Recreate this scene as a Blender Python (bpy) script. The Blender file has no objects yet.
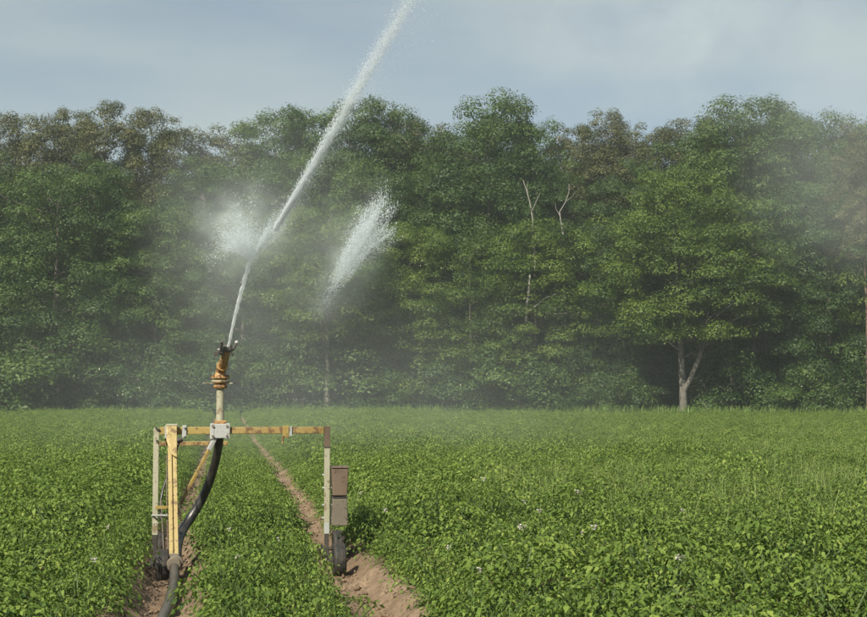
import bpy, math, random
import numpy as np
from mathutils import Vector, Matrix

R = math.radians
random.seed(7); RNG = np.random.default_rng(7)
S = bpy.context.scene
COL = S.collection

# ------------------------------------------------------------------ camera
F = 1300.0; PW, PH = 867.0, 617.0; HZ = 398.0; CAMH = 1.75
PITCH = math.atan((HZ - PH/2)/F)
cam_d = bpy.data.cameras.new('camera'); cam = bpy.data.objects.new('camera', cam_d); COL.objects.link(cam)
cam_d.sensor_width = 36; cam_d.lens = 36*F/PW; cam_d.clip_start = .1; cam_d.clip_end = 3000
cam.location = (0, 0, CAMH); cam.rotation_euler = (math.pi/2 + PITCH, 0, 0)
S.camera = cam

# ------------------------------------------------------------------ light
SUN_EL, SUN_AZ = 42.0, 207.0          # sun stands to the left and behind the camera
w = bpy.data.worlds.new('World'); S.world = w; w.use_nodes = True
nt = w.node_tree; nt.nodes.clear()
sky = nt.nodes.new('ShaderNodeTexSky'); sky.sky_type = 'NISHITA'; sky.sun_disc = False
sky.sun_elevation = R(SUN_EL); sky.sun_rotation = R(SUN_AZ); sky.air_density = 1.0; sky.dust_density = 1.2; sky.ozone_density = 1.0
tc = nt.nodes.new('ShaderNodeTexCoord')
mp = nt.nodes.new('ShaderNodeMapping'); mp.inputs['Scale'].default_value = (1.6, 1.6, 7.0)
nz = nt.nodes.new('ShaderNodeTexNoise'); nz.inputs['Scale'].default_value = 1.9; nz.inputs['Detail'].default_value = 7; nz.inputs['Roughness'].default_value = .5
cr = nt.nodes.new('ShaderNodeValToRGB'); cr.color_ramp.elements[0].position = .36; cr.color_ramp.elements[1].position = .72
cr.color_ramp.elements[0].color = (.46, .46, .46, 1); cr.color_ramp.elements[1].color = (.9, .9, .9, 1)
mx = nt.nodes.new('ShaderNodeMix'); mx.data_type = 'RGBA'
mx.inputs[7].default_value = (5.2, 6.0, 6.0, 1)      # thin high cloud
bg = nt.nodes.new('ShaderNodeBackground'); bg.inputs['Strength'].default_value = .051
wo = nt.nodes.new('ShaderNodeOutputWorld')
L = nt.links.new
L(tc.outputs['Generated'], mp.inputs['Vector']); L(mp.outputs[0], nz.inputs['Vector']); L(nz.outputs['Fac'], cr.inputs[0])
L(cr.outputs[0], mx.inputs[0]); L(sky.outputs[0], mx.inputs[6]); L(mx.outputs[2], bg.inputs['Color']); L(bg.outputs[0], wo.inputs['Surface'])
sd = bpy.data.lights.new('sun', 'SUN'); sd.energy = 4.6; sd.angle = R(.53); sd.color = (1, .93, .78)
sun = bpy.data.objects.new('sun', sd); COL.objects.link(sun)
sp = Vector((math.sin(R(SUN_AZ))*math.cos(R(SUN_EL)), math.cos(R(SUN_AZ))*math.cos(R(SUN_EL)), math.sin(R(SUN_EL))))
sun.rotation_euler = (-sp).to_track_quat('-Z', 'Y').to_euler(); sun.location = sp*60
S.view_settings.view_transform = 'Standard'; S.view_settings.look = 'None'; S.view_settings.gamma = 1
S.view_settings.exposure = 0.9; S.view_settings.use_curve_mapping = False
S.render.engine = 'CYCLES'
cy = S.cycles
cy.use_denoising = True; cy.max_bounces = 5; cy.diffuse_bounces = 3; cy.glossy_bounces = 2; cy.transmission_bounces = 3
cy.volume_bounces = 2; cy.transparent_max_bounces = 16; cy.use_adaptive_sampling = True; cy.adaptive_threshold = .015
cy.volume_max_steps = 128
cy.caustics_reflective = False; cy.caustics_refractive = False

# ------------------------------------------------------------------ helpers
def at(px, py, Y):
    """point at depth Y (metres along +Y) seen at photograph pixel px, py"""
    cp, spn = math.cos(PITCH), math.sin(PITCH)
    x = (px - PW/2)/F; y = (PH/2 - py)/F
    d = Vector((x, cp - y*spn, spn + y*cp)); k = Y/d.y
    return Vector((d.x*k, Y, CAMH + d.z*k))

def tag(o, label=None, cat=None, group=None, kind=None):
    for k, v in (('label', label), ('category', cat), ('group', group), ('kind', kind)):
        if v: o[k] = v
    return o

def link(name, me, m=None, parent=None):
    o = bpy.data.objects.new(name, me); COL.objects.link(o)
    if m is not None and me is not None:
        me.materials.clear(); me.materials.append(m)
    if parent is not None: o.parent = parent
    return o

def empty(name, loc=(0, 0, 0), rz=0):
    o = bpy.data.objects.new(name, None); COL.objects.link(o)
    o.location = loc; o.rotation_euler = (0, 0, rz); o.empty_display_size = .2
    return o

def fast_mesh(name, V, Q, smooth=False, attrs=None):
    """numpy verts (n,3) and faces (m,k) with k equal for all"""
    V = np.asarray(V, np.float32); Q = np.asarray(Q, np.int32)
    me = bpy.data.meshes.new(name); m, k = Q.shape
    me.vertices.add(len(V)); me.vertices.foreach_set('co', V.ravel())
    me.loops.add(m*k); me.loops.foreach_set('vertex_index', Q.ravel())
    me.polygons.add(m)
    me.polygons.foreach_set('loop_start', np.arange(0, m*k, k, dtype=np.int32))
    me.polygons.foreach_set('loop_total', np.full(m, k, np.int32))
    if smooth: me.polygons.foreach_set('use_smooth', np.ones(m, bool))
    for n, a in (attrs or {}).items():
        at_ = me.attributes.new(n, 'FLOAT', 'POINT'); at_.data.foreach_set('value', np.asarray(a, np.float32))
    me.update(calc_edges=True); me.validate()
    return me

class MB:
    def __init__(s): s.v = []; s.f = []
    def add(s, vs, fs):
        b = len(s.v); s.v += [tuple(p) for p in vs]; s.f += [tuple(i + b for i in f) for f in fs]; return s
    def box(s, c, h, m=None):
        x, y, z = h
        vs = [Vector((i*x, j*y, k*z)) for i in (-1, 1) for j in (-1, 1) for k in (-1, 1)]
        if m is not None: vs = [m @ p for p in vs]
        c = Vector(c)
        return s.add([p + c for p in vs], [(0,1,3,2), (4,6,7,5), (0,4,5,1), (2,3,7,6), (0,2,6,4), (1,5,7,3)])
    def bar(s, a, b, wx, wy, up=(0, 0, 1)):
        a, b = Vector(a), Vector(b); d = (b - a); l = d.length; d.normalize()
        up = Vector(up)
        if abs(d.dot(up)) > .95: up = Vector((0, 1, 0))
        x = d.cross(up).normalized(); y = x.cross(d).normalized()
        m = Matrix((x, d, y)).transposed()
        return s.box((a + b)/2, (wx/2, l/2, wy/2), m)
    def tube(s, pts, rad, n=10, cap=True):
        pts = [Vector(p) for p in pts]; k = len(pts)
        if not hasattr(rad, '__len__'): rad = [rad]*k
        vs = []; prev = None
        for i, p in enumerate(pts):
            t = (pts[min(i+1, k-1)] - pts[max(i-1, 0)]).normalized()
            if prev is None:
                x = t.cross(Vector((0, 0, 1)) if abs(t.z) < .9 else Vector((1, 0, 0))).normalized()
            else: x = (prev - t*prev.dot(t)).normalized()
            prev = x; y = t.cross(x)
            for j in range(n):
                a = 2*math.pi*j/n; vs.append(p + (x*math.cos(a) + y*math.sin(a))*rad[i])
        fs = [(i*n + j, i*n + (j+1) % n, (i+1)*n + (j+1) % n, (i+1)*n + j) for i in range(k-1) for j in range(n)]
        if cap: fs += [tuple(range(n))[::-1], tuple((k-1)*n + j for j in range(n))]
        return s.add(vs, fs)
    def lathe(s, prof, c, axis, n=28, mod=None):
        axis = Vector(axis).normalized(); c = Vector(c)
        x = axis.cross(Vector((0, 0, 1)) if abs(axis.z) < .9 else Vector((1, 0, 0))).normalized(); y = axis.cross(x)
        vs = []; k = len(prof)
        for j in range(n):
            a = 2*math.pi*j/n
            for q, (r, h) in enumerate(prof):
                rr = r*(mod(j, q) if mod else 1)
                vs.append(c + axis*h + (x*math.cos(a) + y*math.sin(a))*rr)
        fs = [(j*k + q, j*k + q + 1, ((j+1) % n)*k + q + 1, ((j+1) % n)*k + q) for j in range(n) for q in range(k-1)]
        return s.add(vs, fs)
    def build(s, name, m, parent=None, smooth=False, bevel=0):
        me = bpy.data.meshes.new(name); me.from_pydata(s.v, [], s.f); me.update()
        if smooth:
            me.polygons.foreach_set('use_smooth', np.ones(len(me.polygons), bool))
        o = link(name, me, m, parent)
        if bevel:
            b = o.modifiers.new('bevel', 'BEVEL'); b.width = bevel; b.segments = 2; b.limit_method = 'ANGLE'
        elif smooth:
            e = o.modifiers.new('split', 'EDGE_SPLIT'); e.split_angle = R(50)
        return o

# ------------------------------------------------------------------ materials
def mat(name):
    m = bpy.data.materials.new(name); m.use_nodes = True
    n = m.node_tree; n.nodes.clear()
    return m, n, n.nodes.new('ShaderNodeOutputMaterial')

def ramp(n, stops, inp=None):
    c = n.nodes.new('ShaderNodeValToRGB'); e = c.color_ramp.elements
    while len(e) < len(stops): e.new(.5)
    for q, (p, col) in zip(e, stops): q.position = p; q.color = (*col, 1)
    if inp is not None: n.links.new(inp, c.inputs[0])
    return c.outputs[0]

def noise(n, scale, detail=4, rough=.55, space='Object', dist=0):
    t = n.nodes.new('ShaderNodeTexCoord'); k = n.nodes.new('ShaderNodeTexNoise')
    k.inputs['Scale'].default_value = scale; k.inputs['Detail'].default_value = detail; k.inputs['Roughness'].default_value = rough
    k.inputs['Distortion'].default_value = dist
    if space == 'World':
        g = n.nodes.new('ShaderNodeNewGeometry'); n.links.new(g.outputs['Position'], k.inputs['Vector'])
    else: n.links.new(t.outputs[space], k.inputs['Vector'])
    return k.outputs['Fac']

def mixc(n, fac, a, b):
    m = n.nodes.new('ShaderNodeMix'); m.data_type = 'RGBA'
    for s_, v in ((0, fac), (6, a), (7, b)):
        if hasattr(v, 'links'): n.links.new(v, m.inputs[s_])
        else: m.inputs[s_].default_value = v if s_ == 0 else (*v, 1)
    return m.outputs[2]

def math_(n, op, a, b=None):
    m = n.nodes.new('ShaderNodeMath'); m.operation = op
    for i, v in enumerate((a, b)):
        if v is None: continue
        if hasattr(v, 'links'): n.links.new(v, m.inputs[i])
        else: m.inputs[i].default_value = v
    return m.outputs[0]

def principled(n, out, col, rough=.6, metal=0, bump=None, bstr=.3, bdist=.01, spec=.5):
    p = n.nodes.new('ShaderNodeBsdfPrincipled')
    if hasattr(col, 'links'): n.links.new(col, p.inputs['Base Color'])
    else: p.inputs['Base Color'].default_value = (*col, 1)
    if hasattr(rough, 'links'): n.links.new(rough, p.inputs['Roughness'])
    else: p.inputs['Roughness'].default_value = rough
    p.inputs['Metallic'].default_value = metal; p.inputs['Specular IOR Level'].default_value = spec
    if bump is not None:
        b = n.nodes.new('ShaderNodeBump'); b.inputs['Strength'].default_value = bstr; b.inputs['Distance'].default_value = bdist
        n.links.new(bump, b.inputs['Height']); n.links.new(b.outputs[0], p.inputs['Normal'])
    n.links.new(p.outputs[0], out.inputs['Surface'])
    return p

def leaf_mat(name, dark, mid, light, trans=.28, rough=.5, wscale=.35, spec=.3, orand=.12):
    """foliage: leaf tint attribute + slow variation over the place"""
    m, n, out = mat(name)
    a = n.nodes.new('ShaderNodeAttribute'); a.attribute_name = 'tint'
    f = math_(n, 'ADD', math_(n, 'MULTIPLY', a.outputs['Fac'], .75), math_(n, 'MULTIPLY', noise(n, wscale, 3, .5, 'World'), .42))
    oi = n.nodes.new('ShaderNodeObjectInfo')
    f = math_(n, 'ADD', math_(n, 'SUBTRACT', f, .08 + orand/2), math_(n, 'MULTIPLY', oi.outputs['Random'], orand))
    col = ramp(n, ((.1, dark), (.5, mid), (.95, light)), f)
    p = n.nodes.new('ShaderNodeBsdfPrincipled'); n.links.new(col, p.inputs['Base Color'])
    p.inputs['Roughness'].default_value = rough; p.inputs['Specular IOR Level'].default_value = spec
    t = n.nodes.new('ShaderNodeBsdfTranslucent')
    n.links.new(mixc(n, .35, col, (.16, .26, .02)), t.inputs['Color'])
    s_ = n.nodes.new('ShaderNodeMixShader'); s_.inputs[0].default_value = trans
    n.links.new(p.outputs[0], s_.inputs[1]); n.links.new(t.outputs[0], s_.inputs[2]); n.links.new(s_.outputs[0], out.inputs['Surface'])
    return m

M = {}
M['potato'] = leaf_mat('potato_leaf', (.034, .068, .014), (.108, .168, .030), (.225, .28, .062), .3, .6, .25, .18)
M['weed'] = leaf_mat('weed_leaf', (.06, .10, .025), (.13, .18, .05), (.22, .26, .09), .3, .6, .3)
M['margin'] = leaf_mat('margin_grass', (.05, .09, .02), (.09, .16, .03), (.16, .23, .06), .3, .6, .3)
M['oak'] = leaf_mat('oak_leaf', (.015, .034, .009), (.038, .074, .017), (.075, .118, .024), .22, .55, .12, .3, .34)
M['locust'] = leaf_mat('locust_leaf', (.023, .048, .010), (.060, .100, .016), (.112, .158, .024), .3, .55, .12, .3, .25)
M['pine'] = leaf_mat('pine_needles', (.020, .029, .011), (.056, .064, .022), (.108, .104, .040), .12, .6, .12)
M['bush'] = leaf_mat('bush_leaf', (.016, .040, .01), (.042, .080, .017), (.09, .138, .03), .25, .55, .2)

def bark(name, a, b, sc):
    m, n, out = mat(name); k = noise(n, sc, 6, .65)
    principled(n, out, ramp(n, ((.3, a), (.7, b)), k), .9, bump=k, bstr=.8, bdist=.05); M[name] = m
bark('grey_bark', (.045, .041, .034), (.145, .132, .112), 3.2)
bark('oak_bark', (.045, .038, .03), (.12, .10, .08), 5)
bark('pine_bark', (.055, .036, .026), (.16, .10, .066), 4)
bark('dead_wood', (.14, .13, .115), (.30, .285, .26), 6)

def paint(name, base, pale, rust, amt=.56, sc=9):
    m, n, out = mat(name)
    k = noise(n, sc, 6, .62); k2 = noise(n, sc*4.5, 5, .6); k3 = noise(n, 2.3, 3)
    c = mixc(n, ramp(n, ((.35, (0,0,0)), (.7, (1,1,1))), k3), base, pale)
    c = mixc(n, ramp(n, ((amt, (0,0,0)), (amt+.07, (1,1,1))), k), c, rust)
    c = mixc(n, ramp(n, ((.60, (0,0,0)), (.66, (1,1,1))), k2), c, tuple(q*.45 for q in rust))
    principled(n, out, c, ramp(n, ((.3, (.38,)*3), (.7, (.75,)*3)), k), bump=k2, bstr=.25, bdist=.003); M[name] = m
paint('yellow_paint', (.24, .165, .036), (.28, .21, .07), (.13, .08, .032), .53)
paint('orange_paint', (.245, .16, .044), (.28, .21, .085), (.125, .07, .03), .50, 12)
paint('cream_paint', (.26, .25, .175), (.32, .31, .235), (.165, .13, .075), .56)
paint('galvanised', (.26, .27, .265), (.34, .35, .34), (.18, .165, .125), .58, 14)
paint('rust', (.105, .072, .048), (.13, .094, .066), (.075, .046, .03), .55, 10)
paint('dull_steel', (.115, .097, .073), (.15, .127, .095), (.08, .057, .04), .55, 10)
paint('brass', (.25, .13, .04), (.36, .23, .09), (.11, .05, .022), .50, 22)
paint('black_steel', (.022, .02, .018), (.045, .038, .03), (.07, .045, .028), .6, 14)

m, n, out = mat('black_rubber'); k = noise(n, 16, 5)
principled(n, out, ramp(n, ((.35, (.012, .012, .013)), (.8, (.05, .043, .036))), k), ramp(n, ((.3, (.28,)*3), (.7, (.5,)*3)), k), bump=k, bstr=.1, bdist=.003); M['rubber'] = m
m, n, out = mat('dusty_hose'); k = noise(n, 9, 5); g = n.nodes.new('ShaderNodeNewGeometry'); sx = n.nodes.new('ShaderNodeSeparateXYZ'); n.links.new(g.outputs['Normal'], sx.inputs[0])
dust = math_(n, 'MULTIPLY', math_(n, 'MULTIPLY', ramp(n, ((.0, (0,0,0)), (.9, (1,1,1))), sx.outputs['Z']), 1.25), ramp(n, ((.25, (.25,)*3), (.75, (1,)*3)), k))
principled(n, out, mixc(n, dust, (.016, .016, .017), (.07, .063, .052)), .42, bump=k, bstr=.2, bdist=.004); M['dusty_hose'] = m
m, n, out = mat('tyre_rubber'); k = noise(n, 20, 5)
principled(n, out, ramp(n, ((.4, (.010, .010, .010)), (.8, (.05, .038, .028))), k), .75, bump=k, bstr=.3, bdist=.003); M['tyre'] = m

# soil and woodland floor
m, n, out = mat('sandy_soil')
k1 = noise(n, 1.1, 5, .6, 'World'); k2 = noise(n, 22, 6, .65, 'World'); k3 = noise(n, 90, 4, .6, 'World')
soil = ramp(n, ((.3, (.11, .074, .048)), (.5, (.185, .132, .088)), (.72, (.29, .215, .145))), k1)
soil = mixc(n, ramp(n, ((.36, (1,1,1)), (.52, (0,0,0))), k2), soil, (.11, .073, .047))
g = n.nodes.new('ShaderNodeNewGeometry'); sx = n.nodes.new('ShaderNodeSeparateXYZ'); n.links.new(g.outputs['Position'], sx.inputs[0])
edge = ramp(n, ((.0, (0,0,0)), (1.0, (1,1,1))), math_(n, 'DIVIDE', math_(n, 'SUBTRACT', math_(n, 'ADD', sx.outputs['Y'], math_(n, 'MULTIPLY', k1, 4)), 88), 3))
soil = mixc(n, edge, soil, ramp(n, ((.35, (.035, .03, .018)), (.7, (.05, .075, .02))), k2))
principled(n, out, soil, .95, bump=math_(n, 'ADD', k2, math_(n, 'MULTIPLY', k3, .5)), bstr=.7, bdist=.03, spec=.2); M['soil'] = m

# water
m, n, out = mat('aerated_water')
p = n.nodes.new('ShaderNodeBsdfPrincipled'); p.inputs['Base Color'].default_value = (.88, .94, .98, 1); p.inputs['Roughness'].default_value = .25
t = n.nodes.new('ShaderNodeBsdfTranslucent'); t.inputs['Color'].default_value = (.90, .96, 1.0, 1)
def water_mix(n, out, p, t, clear):
    s_ = n.nodes.new('ShaderNodeMixShader'); s_.inputs[0].default_value = .5
    n.links.new(p.outputs[0], s_.inputs[1]); n.links.new(t.outputs[0], s_.inputs[2])
    tr = n.nodes.new('ShaderNodeBsdfTransparent'); s2 = n.nodes.new('ShaderNodeMixShader'); s2.inputs[0].default_value = clear
    n.links.new(s_.outputs[0], s2.inputs[1]); n.links.new(tr.outputs[0], s2.inputs[2]); n.links.new(s2.outputs[0], out.inputs['Surface'])
water_mix(n, out, p, t, .30); M['water'] = m
m, n, out = mat('glassy_stream')
p = n.nodes.new('ShaderNodeBsdfPrincipled'); p.inputs['Base Color'].default_value = (.9, .93, .94, 1); p.inputs['Roughness'].default_value = .15
t = n.nodes.new('ShaderNodeBsdfTranslucent'); t.inputs['Color'].default_value = (.9, .93, .94, 1)
water_mix(n, out, p, t, .12); M['stream'] = m
m, n, out = mat('flower_petal'); principled(n, out, (.55, .48, .5), .6); M['petal'] = m
m, n, out = mat('locust_blossom'); principled(n, out, (.46, .45, .33), .6); M['blossom'] = m

# ------------------------------------------------------------------ field layout
ALPHA = R(9.2); CA, SA = math.cos(ALPHA), math.sin(ALPHA)
def xy(u, v): return (v*CA - u*SA, v*SA + u*CA)          # u along the rows, v to the right across them
def uv(x, y): return (-x*SA + y*CA, x*CA + y*SA)
TL, TR = -0.46, 1.15; SPACE = (TR - TL)/2
def sstep(a, b, x): t = np.clip((x - a)/(b - a), 0, 1); return t*t*(3 - 2*t)
def wob(u): return .035*np.sin(u*.23 + 1) + .02*np.sin(u*.71)
def track_mask(v):
    return np.maximum(np.exp(-((v - TL)/.20)**4), np.exp(-((v - TR)/.20)**4))
def height(x, y):
    x, y = np.asarray(x, float), np.asarray(y, float)
    u, v = -x*SA + y*CA, x*CA + y*SA; v = v - wob(u)
    base = .42*sstep(45, 92, y) + .05*np.sin(x*.11 + 2)*sstep(20, 50, y)
    ridge = .085*(1 - np.cos(2*math.pi*(v - TL)/SPACE))
    near = (1 - sstep(84, 88, y))*(1 - sstep(10, 14, np.abs(v)))
    rough = .012*np.sin(x*9.1 + 3*np.sin(y*4.3)) + .010*np.sin(y*11.7 + 2*np.sin(x*6.1))
    lug = .017*np.sin(u*2*math.pi/.21 + 2.2*np.abs(v*9))*track_mask(v)
    return base + near*(ridge*(1 - .9*track_mask(v)) + rough + lug)

def seq(*segs):
    out = []
    for a, b, st in segs: out += list(np.arange(a, b, st))
    return np.array(out + [segs[-1][1]])
us = seq((-120, -20, 50), (-20, 0, 5), (0, 30, .11), (30, 95, .6), (95, 140, 6), (140, 600, 90))
vs = seq((-600, -100, 100), (-100, -12, 8), (-12, -1.6, .2), (-1.6, 2.3, .035), (2.3, 14, .2), (14, 100, 8), (100, 600, 100))
U, V = np.meshgrid(us, vs, indexing='ij')
X, Y = V*CA - U*SA, V*SA + U*CA
Z = height(X, Y)
nu, nv = U.shape
i, j = np.meshgrid(np.arange(nu-1), np.arange(nv-1), indexing='ij')
q = np.stack([i*nv + j, (i+1)*nv + j, (i+1)*nv + j + 1, i*nv + j + 1], -1).reshape(-1, 4)[:, ::-1]
gr = link('ground', fast_mesh('ground', np.stack([X, Y, Z], -1).reshape(-1, 3), q, True), M['soil'])
tag(gr, 'sandy brown field soil with two bare wheel tracks between the crop', 'ground', kind='structure')

# clods lying in the two tracks
nC = 2600
cu = RNG.uniform(7.5, 26, nC); cv = np.where(RNG.random(nC) < .5, TL, TR) + RNG.normal(0, .13, nC) + wob(cu)
cs = RNG.gamma(2, .0042, nC) + .004
cx, cyy = cv*CA - cu*SA, cv*SA + cu*CA
base = np.array([[1,0,0],[-1,0,0],[0,1,0],[0,-1,0],[0,0,1],[0,0,-1]], float)
oct_f = np.array([[0,2,4],[2,1,4],[1,3,4],[3,0,4],[2,0,5],[1,2,5],[3,1,5],[0,3,5]])
VV = base[None]*cs[:, None, None]*RNG.uniform(.6, 1.4, (nC, 6, 1)) + np.stack([cx, cyy, height(cx, cyy) + cs*.25], -1)[:, None]
FF = oct_f[None] + (np.arange(nC)*6)[:, None, None]
tag(link('soil_clod', fast_mesh('soil_clod', VV.reshape(-1, 3), FF.reshape(-1, 3)), M['soil']), 'small dry soil clods scattered along the wheel tracks', 'soil', kind='stuff')

# ------------------------------------------------------------------ the wood
def leaf_quads(C, N, size, tint, asp=.62, rng=RNG):
    n = len(C); r = rng.normal(size=(n, 3))
    T = np.cross(N, r); T /= np.linalg.norm(T, axis=1, keepdims=True) + 1e-9
    B = np.cross(N, T); B /= np.linalg.norm(B, axis=1, keepdims=True) + 1e-9
    s = size[:, None]
    v = np.stack([C + T*s, C + B*s*asp + N*s*.16, C - T*s, C - B*s*asp + N*s*.16], 1).reshape(-1, 3)
    return v, np.arange(4*n).reshape(-1, 4), np.repeat(tint, 4)

def clump_leaves(rng, centres, radii, per_area, size, flat=.65, under=-.45, upbias=.55, ctint=None):
    Cs, Ns, Ts = [], [], []
    for c, r, t in zip(centres, radii, ctint):
        n = max(12, int(per_area*r*r))
        d = rng.normal(size=(n*2, 3)); d /= np.linalg.norm(d, axis=1, keepdims=True)
        d = d[d[:, 2] > under][:n]
        k = rng.uniform(.45, 1.06, len(d))**.6
        wobble = 1 + .3*np.sin(d[:, 0]*4.1 + c[0]*3) * np.cos(d[:, 1]*3.7 + c[1]*3)
        Cs.append(c + d*(r*k*wobble)[:, None]*np.array([1, 1, flat]))
        nn = d + np.array([0, 0, upbias]) + rng.normal(size=d.shape)*.32
        Ns.append(nn/np.linalg.norm(nn, axis=1, keepdims=True))
        Ts.append(np.clip(t + rng.normal(0, .07, len(d)), 0, 1))
    C, N, T = np.concatenate(Cs), np.concatenate(Ns), np.concatenate(Ts)
    return leaf_quads(C, N, rng.uniform(.6, 1.25, len(C))*size, T, .62, rng)

def limb(mb, rng, a, b, r0, r1, bend=.12, n=6, seg=5):
    a, b = Vector(a), Vector(b); l = (b - a).length
    off = Vector(rng.normal(size=3))*l*bend
    pts = [a.lerp(b, t/seg) + off*math.sin(math.pi*t/seg) + Vector(rng.normal(size=3))*l*.012*(0 < t < seg) for t in range(seg+1)]
    mb.tube(pts, [r0 + (r1 - r0)*t/seg for t in range(seg+1)], n)
    return pts

def make_tree(kind, seed, H, zb, Rm, n_cl, cr_, per_area, size, leaf, bk, flat=.65, tint=(.25, .75), trunk_r=.3, lean=.0, blossom=0, fork=False):
    rng = np.random.default_rng(seed)
    root = empty(kind)
    # crown envelope and clumps
    cen, rad = [], []
    while len(cen) < n_cl:
        h = rng.random()
        if kind == 'pine_tree': env = math.sqrt(max(.02, 1 - ((h - .52)/.56)**2))*(.7 + .4*rng.random())
        else: env = math.sqrt(max(.03, 1 - abs((h - .47)/.57)**2.6))
        if rng.random() > env: continue
        a = rng.uniform(0, 2*math.pi); lobes = 1 + .22*math.sin(3*a + seed) + .12*math.sin(5*a + seed*2.1 + h*7)
        r = Rm*env*lobes*math.sqrt(rng.uniform(.12, 1))
        c = np.array([r*math.cos(a) + lean*h, r*math.sin(a), zb + (H - zb)*(.04 + .96*h) - .16*r])
        cen.append(c); rad.append(rng.uniform(*cr_)*(1 - .12*h))
    ct = rng.uniform(tint[0], tint[1], n_cl)
    Vq, Qq, Tq = clump_leaves(rng, cen, rad, per_area, size, flat, ctint=ct)
    Vq[:, 2] = np.maximum(Vq[:, 2], .06)
    # trunk with limbs
    mb = MB(); top = zb + (H - zb)*.86
    segs = 9
    tp = [Vector((lean*(t/segs)**2 + rng.normal()*.05*H/20*(t > 0), rng.normal()*.05*H/20*(t > 0), top*t/segs - (.3 if t == 0 else 0))) for t in range(segs+1)]
    if fork:
        tp = [Vector((p.x - .035*p.z, p.y, p.z)) for p in tp]
    tr = [trunk_r*(1.3 if t == 0 else 1)*(1 - .9*(t/segs))**1.35 for t in range(segs+1)]
    mb.tube(tp, tr, 9)
    if fork:
        f0 = tp[0].lerp(tp[2], .55); limb(mb, rng, f0, f0 + Vector((1.7, -.2, 5.6)), trunk_r*.7, trunk_r*.28, .05, 8)
    sel = rng.choice(n_cl, min(n_cl, 26), replace=False)
    for s_ in sel:
        c = Vector(cen[s_]); hh = min(max(c.z - .45*math.hypot(c.x, c.y), zb*.7), top*.97)
        k = hh/top*segs; q = min(int(k), segs-1); b0 = tp[q].lerp(tp[q+1], k - q)
        limb(mb, rng, b0, c, trunk_r*.26*(1 - .6*hh/top), .02, .07, 5, 4)
    mb.build('trunk', M[bk], root, True)
    link('crown', fast_mesh('crown', Vq, Qq, False, {'tint': Tq}), M[leaf], root)
    if blossom:
        pick = rng.choice(n_cl, min(n_cl, 8), replace=False)
        d = rng.normal(size=(blossom, 3)); d /= np.linalg.norm(d, axis=1, keepdims=True)
        ci = pick[rng.integers(0, len(pick), blossom)]
        pos = np.array(cen)[ci] + d*np.array(rad)[ci][:, None]*np.array([1, 1, flat])*1.06
        bv, bq, _ = leaf_quads(pos, d, rng.uniform(.03, .06, blossom), np.zeros(blossom), .7, rng)
        tag(link('blossom', fast_mesh('blossom', bv, bq), M['blossom'], root), kind='stuff')
    return root

protos = {
 'oak': [make_tree('oak_tree', 11+s, 18, .9, 5.2, 270, (.9, 1.5), 265, .079, 'oak', 'oak_bark', .62, (.15, .8), .36) for s in range(2)],
 'tall': [make_tree('oak_tree', 31+s, 23, 3.0, 4.9, 310, (.9, 1.5), 250, .081, 'oak', 'oak_bark', .66, (.2, .9), .38) for s in range(3)],
 'locust': [make_tree('locust_tree', 51+s, 15, 1.9, 4.3, 230, (.8, 1.3), 300, .076, 'locust', 'oak_bark', .58, (.2, .95), .24, blossom=70) for s in range(2)],
 'pine': [make_tree('pine_tree', 71+s, 23, 13.0, 3.0, 165, (.6, 1.0), 470, .066, 'pine', 'pine_bark', .75, (.15, .95), .26) for s in range(3)],
 'bush': [make_tree('edge_bush', 91+s, 3.0, .1, 1.7, 34, (.45, .85), 420, .062, 'bush', 'oak_bark', .7, (.15, .85), .06, blossom=(24 if s == 1 else 0)) for s in range(3)],
 'forked': [make_tree('locust_tree', 123, 16.5, 5.0, 5.2, 300, (.85, 1.35), 300, .076, 'locust', 'grey_bark', .58, (.10, .68), .27, blossom=40, fork=True)],
 'slim': [make_tree('locust_tree', 141, 15, 5.4, 4.2, 190, (.8, 1.3), 300, .076, 'locust', 'grey_bark', .58, (.2, .95), .22, blossom=40)],
}
PH_ = {'oak': 18, 'tall': 23, 'locust': 15, 'pine': 23, 'bush': 3.0, 'forked': 16.5, 'slim': 15}
used = {}
def copy_tree(o, parent=None):
    c = o.copy(); COL.objects.link(c)
    if parent is not None: c.parent = parent
    for ch in o.children: copy_tree(ch, c)
    return c
tree_rng = random.Random(5)
def place_tree(kind, px, ytop, Yd, label, group, wide=1.0, var=None, rz=None):
    i = var if var is not None else tree_rng.randrange(len(protos[kind]))
    src = protos[kind][i]
    if used.get((kind, i)): o = copy_tree(src)
    else: o = src; used[(kind, i)] = True
    top = at(px, ytop, Yd); zg = float(height(top.x, Yd))
    s_ = (top.z - zg)/PH_[kind]
    o.location = (top.x, Yd, zg - .02); o.rotation_euler = (0, 0, tree_rng.uniform(0, 6.28) if rz is None else rz)
    o.scale = (s_*wide, s_*wide, s_)
    tag(o, label, {'pine': 'pine tree', 'bush': 'bush'}.get(kind, 'tree'), group)
    return o

G1, G2, G3, G4, G5, G6 = ('dark broad oaks along the wood edge', 'pale green locust trees at the wood edge', 'tall oaks behind the front trees',
                          'brown crowned pines above the wood', 'low bushes at the foot of the wood', 'oaks deep in the wood')
MARK = ((58, 'the widest dark oak'), (243, 'the oak misted by the gun'), (328, 'the slim trunked locust'), (440, 'the twin airy locusts'),
        (535, 'the dead branched locust'), (680, 'the forked locust'), (752, 'the oak below the tallest crown'), (863, 'the bare trunked pine'))
def by(px): return min(MARK, key=lambda m_: abs(m_[0] - px))[1]
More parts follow.
